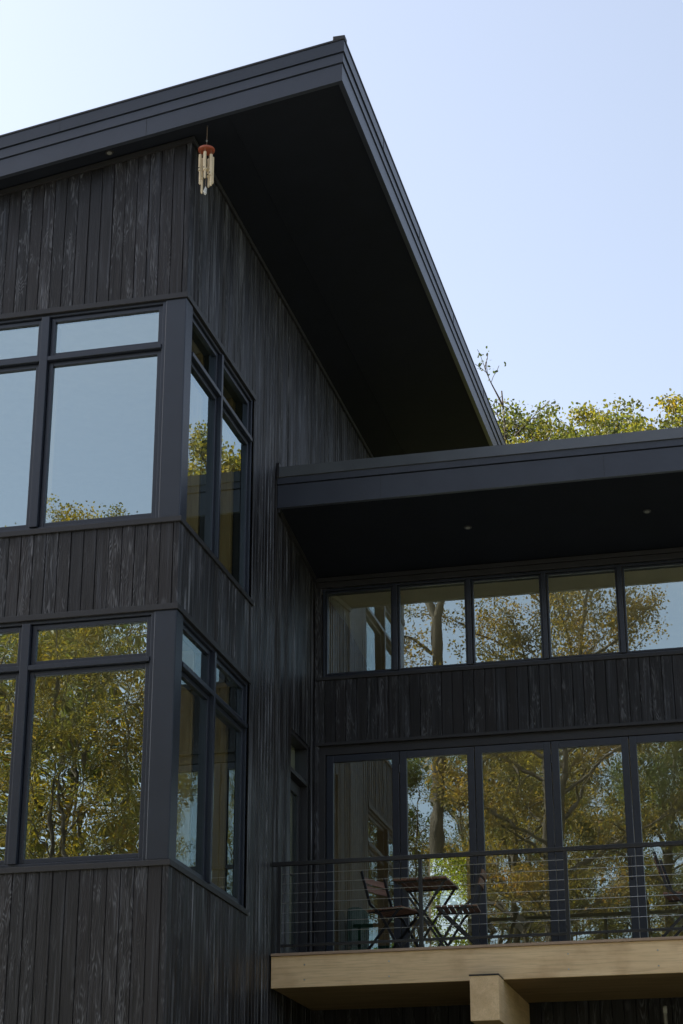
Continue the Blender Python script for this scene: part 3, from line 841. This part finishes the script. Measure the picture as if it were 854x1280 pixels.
# rounded crown made of many small leafy lobes
rb = random.Random(19); bl = [([(0, 0, 0), (.1, 0, 5), (-.05, .1, 9), (.05, 0, 12.5), (0, 0, 15)], [.28, .24, .18, .11, .03])]; bt = []
for q in range(46):
    az = q*2.39996; h = 1 - 1.35*(q+.5)/46; rr = math.sqrt(max(0, 1-h*h))*rb.uniform(.78, 1.12)
    c_ = Vector((math.cos(az)*rr*2.1, math.sin(az)*rr*2.1, 12.2 + h*3.5*rb.uniform(.84, 1.06)))
    st_ = Vector((0, 0, max(6.5, c_.z - 2.6 - rr)))
    md = st_.lerp(c_, .55) + Vector((rb.gauss(0, .2), rb.gauss(0, .2), .15))
    bl.append(([tuple(st_), tuple(md), tuple(c_)], [.05, .03, .012]))
    for w_ in range(9):
        e_ = c_ + Vector((rb.gauss(0, .30), rb.gauss(0, .30), rb.gauss(0, .30)))
        bl.append(([tuple(md.lerp(c_, .7)), tuple(e_)], [.012, .006])); bt.append(e_)
K['back'] = (trunk_mesh('trunk', bl), leaf_mesh('crown', bt, 34000, .088, .155, M['leaf_top'], 83), max(e_.z for e_ in bt) + .12)
# the tree with the bare forked stem
fk = [([(0, 0, 0), (.05, 0, 5), (-.06, .05, 10), (.08, 0, 14.5), (.02, 0, 18.0)], [.26, .22, .19, .165, .15]),
      ([(.02, 0, 17.9), (.30, .05, 18.8), (.85, .1, 19.9), (1.1, 0, 21.4), (1.4, 0, 23.5)], [.12, .10, .085, .06, .02]),
      ([(.02, 0, 17.9), (-.28, -.05, 18.7), (-.42, -.1, 19.8), (-.8, 0, 21.2), (-1.1, 0, 23)], [.11, .095, .08, .06, .02]),
      ([(-.1, 0, 17.0), (-.6, .1, 17.4), (-1.3, .2, 17.6), (-1.9, .2, 17.9)], [.05, .04, .03, .01]),
      ([(-.02, 0, 15.2), (-.7, .1, 15.9), (-1.5, .1, 16.1), (-2.2, 0, 16.8)], [.05, .04, .025, .01]),
      ([(0, 0, 13.0), (.8, .1, 13.8), (1.6, .1, 14.3), (2.2, .1, 14.4)], [.05, .04, .025, .01])]
ft = [Vector(p) for ln in fk[3:] for p in ln[0][1:]] + [Vector(p) for ln in fk[1:3] for p in ln[0][2:]] + [Vector((-.9, .2, 17.1)), Vector((-1.6, 0, 17.2)), Vector((-1.2, 0, 16.5)), Vector((-1.9, 0, 18.3))]
K['fork'] = (trunk_mesh('trunk', fk), leaf_mesh('crown', ft, 6500, .070, .30, M['leaf_orange'], 61), 23.5)
K['bare'] = tree_kind(97, 17.5, .45, 1.5, 16, 420, .09, .10, M['leaf_green'], rmin=.008)

def plant_to(name, kind, x, y, rz, top, *a):
    return plant(name, kind, x, y, rz, (top - gz(x, y) + .1)/kind[2], *a)
WOODS = 'woods facing the house, reflected in the glass'
LW = 'autumn tree of the woods facing the house, seen as a reflection in the windows'
LU = 'low leafy bush at the edge of the woods, reflected low in the door glass'
plant_to('autumn_tree', K['fork'], -8.92, -6.0, 0.0, 22.1, 'tree with forked bare trunk, reflected in the second high window from the corner', 'tree')
plant_to('autumn_tree', K['maple'], -4.4, -7.5, R(70), 20.2, 'broad orange leaved tree reflected across the third and fourth high windows', 'tree')
# kind, x, y, height as a fraction of the usual tree line, leaf colour
lay = [('sparse', -17.0, -9.5, .97, 'leaf_yellow'), ('slim', -17.6, -12, 1.045, 'leaf_yellow'), ('sparse', -14.6, -7.0, .93, 'leaf_yellow'), ('slim', -18.4, -16.5, .93, 'leaf_yellow'), ('slim', -15.9, -15.5, .92, 'leaf_yellow'), ('slim', -20.6, -15.5, .95, 'leaf_yellow'), ('sparse', -14.5, -12.5, .9, 'leaf_yellow'),
       ('tall', -23.5, -15, .97, 'leaf_yellow'), ('slim', -19.6, -13.0, 1.0, 'leaf_green'), ('slim', -11.2, -16, .8, 'leaf_green'), ('tall', -27, -10, 1, 'leaf_green'),
       ('sparse', -19.0, -5.5, .88, 'leaf_orange'), ('tall', -8.2, -19, .85, 'leaf_orange'), ('slim', -4.0, -16, .9, 'leaf_yellow'), ('tall', -1.8, -11.5, .88, 'leaf_green'),
       ('slim', 1.2, -9, .86, 'leaf_orange'), ('tall', 4.5, -14, .85, 'leaf_green'), ('slim', 7.5, -10, .85, 'leaf_yellow'), ('tall', 11, -15, .85, 'leaf_green'),
       ('slim', -31, -14, 1, 'leaf_yellow'), ('sparse', -15.5, -21, .95, 'leaf_green'), ('slim', -21, -22, .98, 'leaf_yellow'), ('tall', -27, -23, 1.0, 'leaf_green'),
       ('maple', -2.6, -16.5, .88, 'leaf_green'), ('tall', 6, -24, .85, 'leaf_orange'), ('slim', 14, -22, .85, 'leaf_green'), ('tall', -33, -22, 1.0, 'leaf_orange'),
       ('small', -7.4, -3.5, .0, 'leaf_lime'), ('small', -4.6, -4.5, .0, 'leaf_lime'), ('small', -1.8, -4.0, .0, 'leaf_lime'), ('small', .8, -5.0, .0, 'leaf_lime'), ('small', -11.5, -4.5, .0, 'leaf_lime'),
       ('small', -16.5, -4.0, .36, 'leaf_yellow'), ('small', -20.5, -7.5, .45, 'leaf_orange'), ('small', 3.6, -6.0, .0, 'leaf_lime'), ('small', -9.4, -10.5, .45, 'leaf_green'),
       ('small', -5.0, -12.0, .5, 'leaf_green'), ('small', -14.4, -10.5, .45, 'leaf_yellow'), ('small', -17.6, -11.5, .5, 'leaf_yellow'), ('small', -19.2, -9.0, .45, 'leaf_yellow'), ('small', 7.5, -5, .5, 'leaf_green'),
       ('pole', -15.6, -8.0, 1.0, 'leaf_yellow'), ('pole', -16.3, -10.5, .95, 'leaf_yellow'), ('pole', -17.9, -8.5, .98, 'leaf_yellow'), ('pole', -14.6, -9.5, .92, 'leaf_orange'), ('pole', -19.6, -10.0, .98, 'leaf_yellow'), ('pole', -17.2, -7.0, .96, 'leaf_green'),
       ('maple', -9.5, -27, .70, 'leaf_yellow'), ('tall', -5.5, -29, .72, 'leaf_green'), ('maple', -1.5, -28, .72, 'leaf_orange'), ('tall', 2.5, -30, .72, 'leaf_yellow'), ('maple', -13, -30, .8, 'leaf_green'),
       ('small', -8.8, -15, .30, 'leaf_lime'), ('small', -5.6, -17, .32, 'leaf_lime'), ('small', -2.9, -15.5, .30, 'leaf_yellow'), ('small', .2, -17, .32, 'leaf_lime'), ('small', -11.8, -16, .32, 'leaf_yellow'),
       ('small', -17.0, -17, .4, 'leaf_yellow'), ('small', -20.5, -18, .4, 'leaf_lime'), ('small', -23.5, -19, .42, 'leaf_yellow'),
       ('maple', -6.6, -13.5, .85, 'leaf_yellow'), ('maple', .4, -14.5, .84, 'leaf_yellow')]
for i, (k_, x, y, s, lm) in enumerate(lay):
    plant_to('autumn_tree', K[k_], x, y, i*1.7, (s*.425*(31-y) if s else .172*(40.84-y)), LW, 'tree', WOODS, M[lm])
rg = random.Random(5)
for i in range(16):
    x, y = -24+i*2.2+rg.uniform(-.6, .6), -2.5-rg.uniform(0, 6)
    plant_to('woodland_bush', K['bush'], x, y, i*2.1, gz(x, y)+rg.uniform(3.2, 5.2), LU, 'bush', 'bushes at the edge of the woods facing the house', M[('leaf_yellow', 'leaf_green')[i % 2]])
# behind the house: the crowns rising over the low roof
for i, (x, y, top, lab) in enumerate(((-6.35, 40.0, 18.15, 'yellow green tree crown rising above the low roof next to the high roof edge'),
                                (-5.25, 41.0, 19.45, 'tallest yellow green tree crown above the low roof, with a pointed tip'),
                                (-4.35, 39.0, 17.75, 'low olive tree crown above the low roof, in the dip between two higher crowns'),
                                (-3.7, 41.5, 19.45, 'yellow green tree crown with a rounded orange tinged top above the low roof'),
                                (-2.2, 40.0, 18.7, 'yellow green tree crown above the low roof at the right edge of the picture'))):
    plant_to('yellow_green_tree', K['back'], x, y, i*1.3+.4, top, lab, 'tree', 'trees standing behind the house')
for i, (x, y, top) in enumerate(((1.1, 41, 18.9), (2.5, 40, 19.2), (3.9, 42, 19.2), (6.5, 40, 19), (10, 44, 19), (-9.5, 43, 15))):
    plant_to('yellow_green_tree', K['back'], x, y, i*1.9, top, 'yellow tree behind the house, seen only as a reflection in the upper side window', 'tree', 'trees standing behind the house', M['leaf_yellow'])
tip = max((v.co for v in K['bare'][0].vertices), key=lambda c: c.z)
plant_to('bare_sapling', K['bare'], -6.22-tip.x*.95, 39.0-tip.y*.95, 0.0, 20.2, 'thin almost leafless sapling beside the high roof edge', 'tree')
for i, (x, y) in enumerate(((-6.2, 31.0), (-4.6, 30.2), (-3.0, 31.2), (-8.0, 33.0))):
    plant('garden_bush', K['bush'], x, y, i*2.0, .8, 'sunlit bush behind the house, seen through the glass behind the balcony table', 'bush', 'bushes behind the house', M['leaf_lime'])

# ------------------------------------------------------------------ light, sky, camera
SUN_EL, SUN_AZ = R(46), R(-88)      # azimuth measured from +y towards +x: the sun stands behind the house, to the left
sd = Vector((math.sin(SUN_AZ)*math.cos(SUN_EL), math.cos(SUN_AZ)*math.cos(SUN_EL), math.sin(SUN_EL)))
L = bpy.data.lights.new('sun', 'SUN'); L.energy = 5.0; L.angle = R(.5); L.color = (1.0, .93, .82)
lo = bpy.data.objects.new('sun', L); col.objects.link(lo)
lo.rotation_euler = (-sd).to_track_quat('-Z', 'Y').to_euler()
lo.location = sd*60
W = bpy.data.worlds.new('World'); scene.world = W; W.use_nodes = True
nt = W.node_tree; nt.nodes.clear()
sky = nt.nodes.new('ShaderNodeTexSky'); sky.sky_type = 'NISHITA'; sky.sun_disc = False
sky.sun_elevation = SUN_EL; sky.sun_rotation = SUN_AZ
sky.air_density = 1.0; sky.dust_density = 2.4; sky.ozone_density = .9; sky.altitude = 0
bg = nt.nodes.new('ShaderNodeBackground'); bg.inputs[1].default_value = .12
ou = nt.nodes.new('ShaderNodeOutputWorld')
hz = nt.nodes.new('ShaderNodeHueSaturation'); hz.inputs['Saturation'].default_value = .66   # thin high haze
nt.links.new(sky.outputs[0], hz.inputs['Color']); nt.links.new(hz.outputs[0], bg.inputs[0]); nt.links.new(bg.outputs[0], ou.inputs[0])

cam = bpy.data.cameras.new('camera'); co_ = bpy.data.objects.new('camera', cam); col.objects.link(co_)
f, p, yaw, roll = 2422.32452, .388950136, .236969670, .00173966996
cam.sensor_fit = 'VERTICAL'; cam.sensor_height = 24.0; cam.lens = f*24.0/1280.0
cam.clip_start = .1; cam.clip_end = 2000
fw = Vector((-math.sin(yaw)*math.cos(p), math.cos(yaw)*math.cos(p), math.sin(p)))
rt = Vector((math.cos(yaw), math.sin(yaw), 0)); dn = fw.cross(rt)
r2 = rt*math.cos(roll) + dn*math.sin(roll); d2 = -rt*math.sin(roll) + dn*math.cos(roll)
mw = Matrix.Identity(4)
for i in range(3): mw[i][0] = r2[i]; mw[i][1] = -d2[i]; mw[i][2] = -fw[i]
co_.matrix_world = mw
scene.camera = co_
scene.render.resolution_x, scene.render.resolution_y = 683, 1024
vs = scene.view_settings; vs.view_transform = 'Standard'; vs.look = 'None'; vs.gamma = 1.0; vs.exposure = 1.25; vs.use_curve_mapping = False
cy_ = scene.cycles
cy_.max_bounces = 8; cy_.diffuse_bounces = 3; cy_.glossy_bounces = 5; cy_.transparent_max_bounces = 12; cy_.transmission_bounces = 4
cy_.use_denoising = True; cy_.sample_clamp_indirect = 4.0
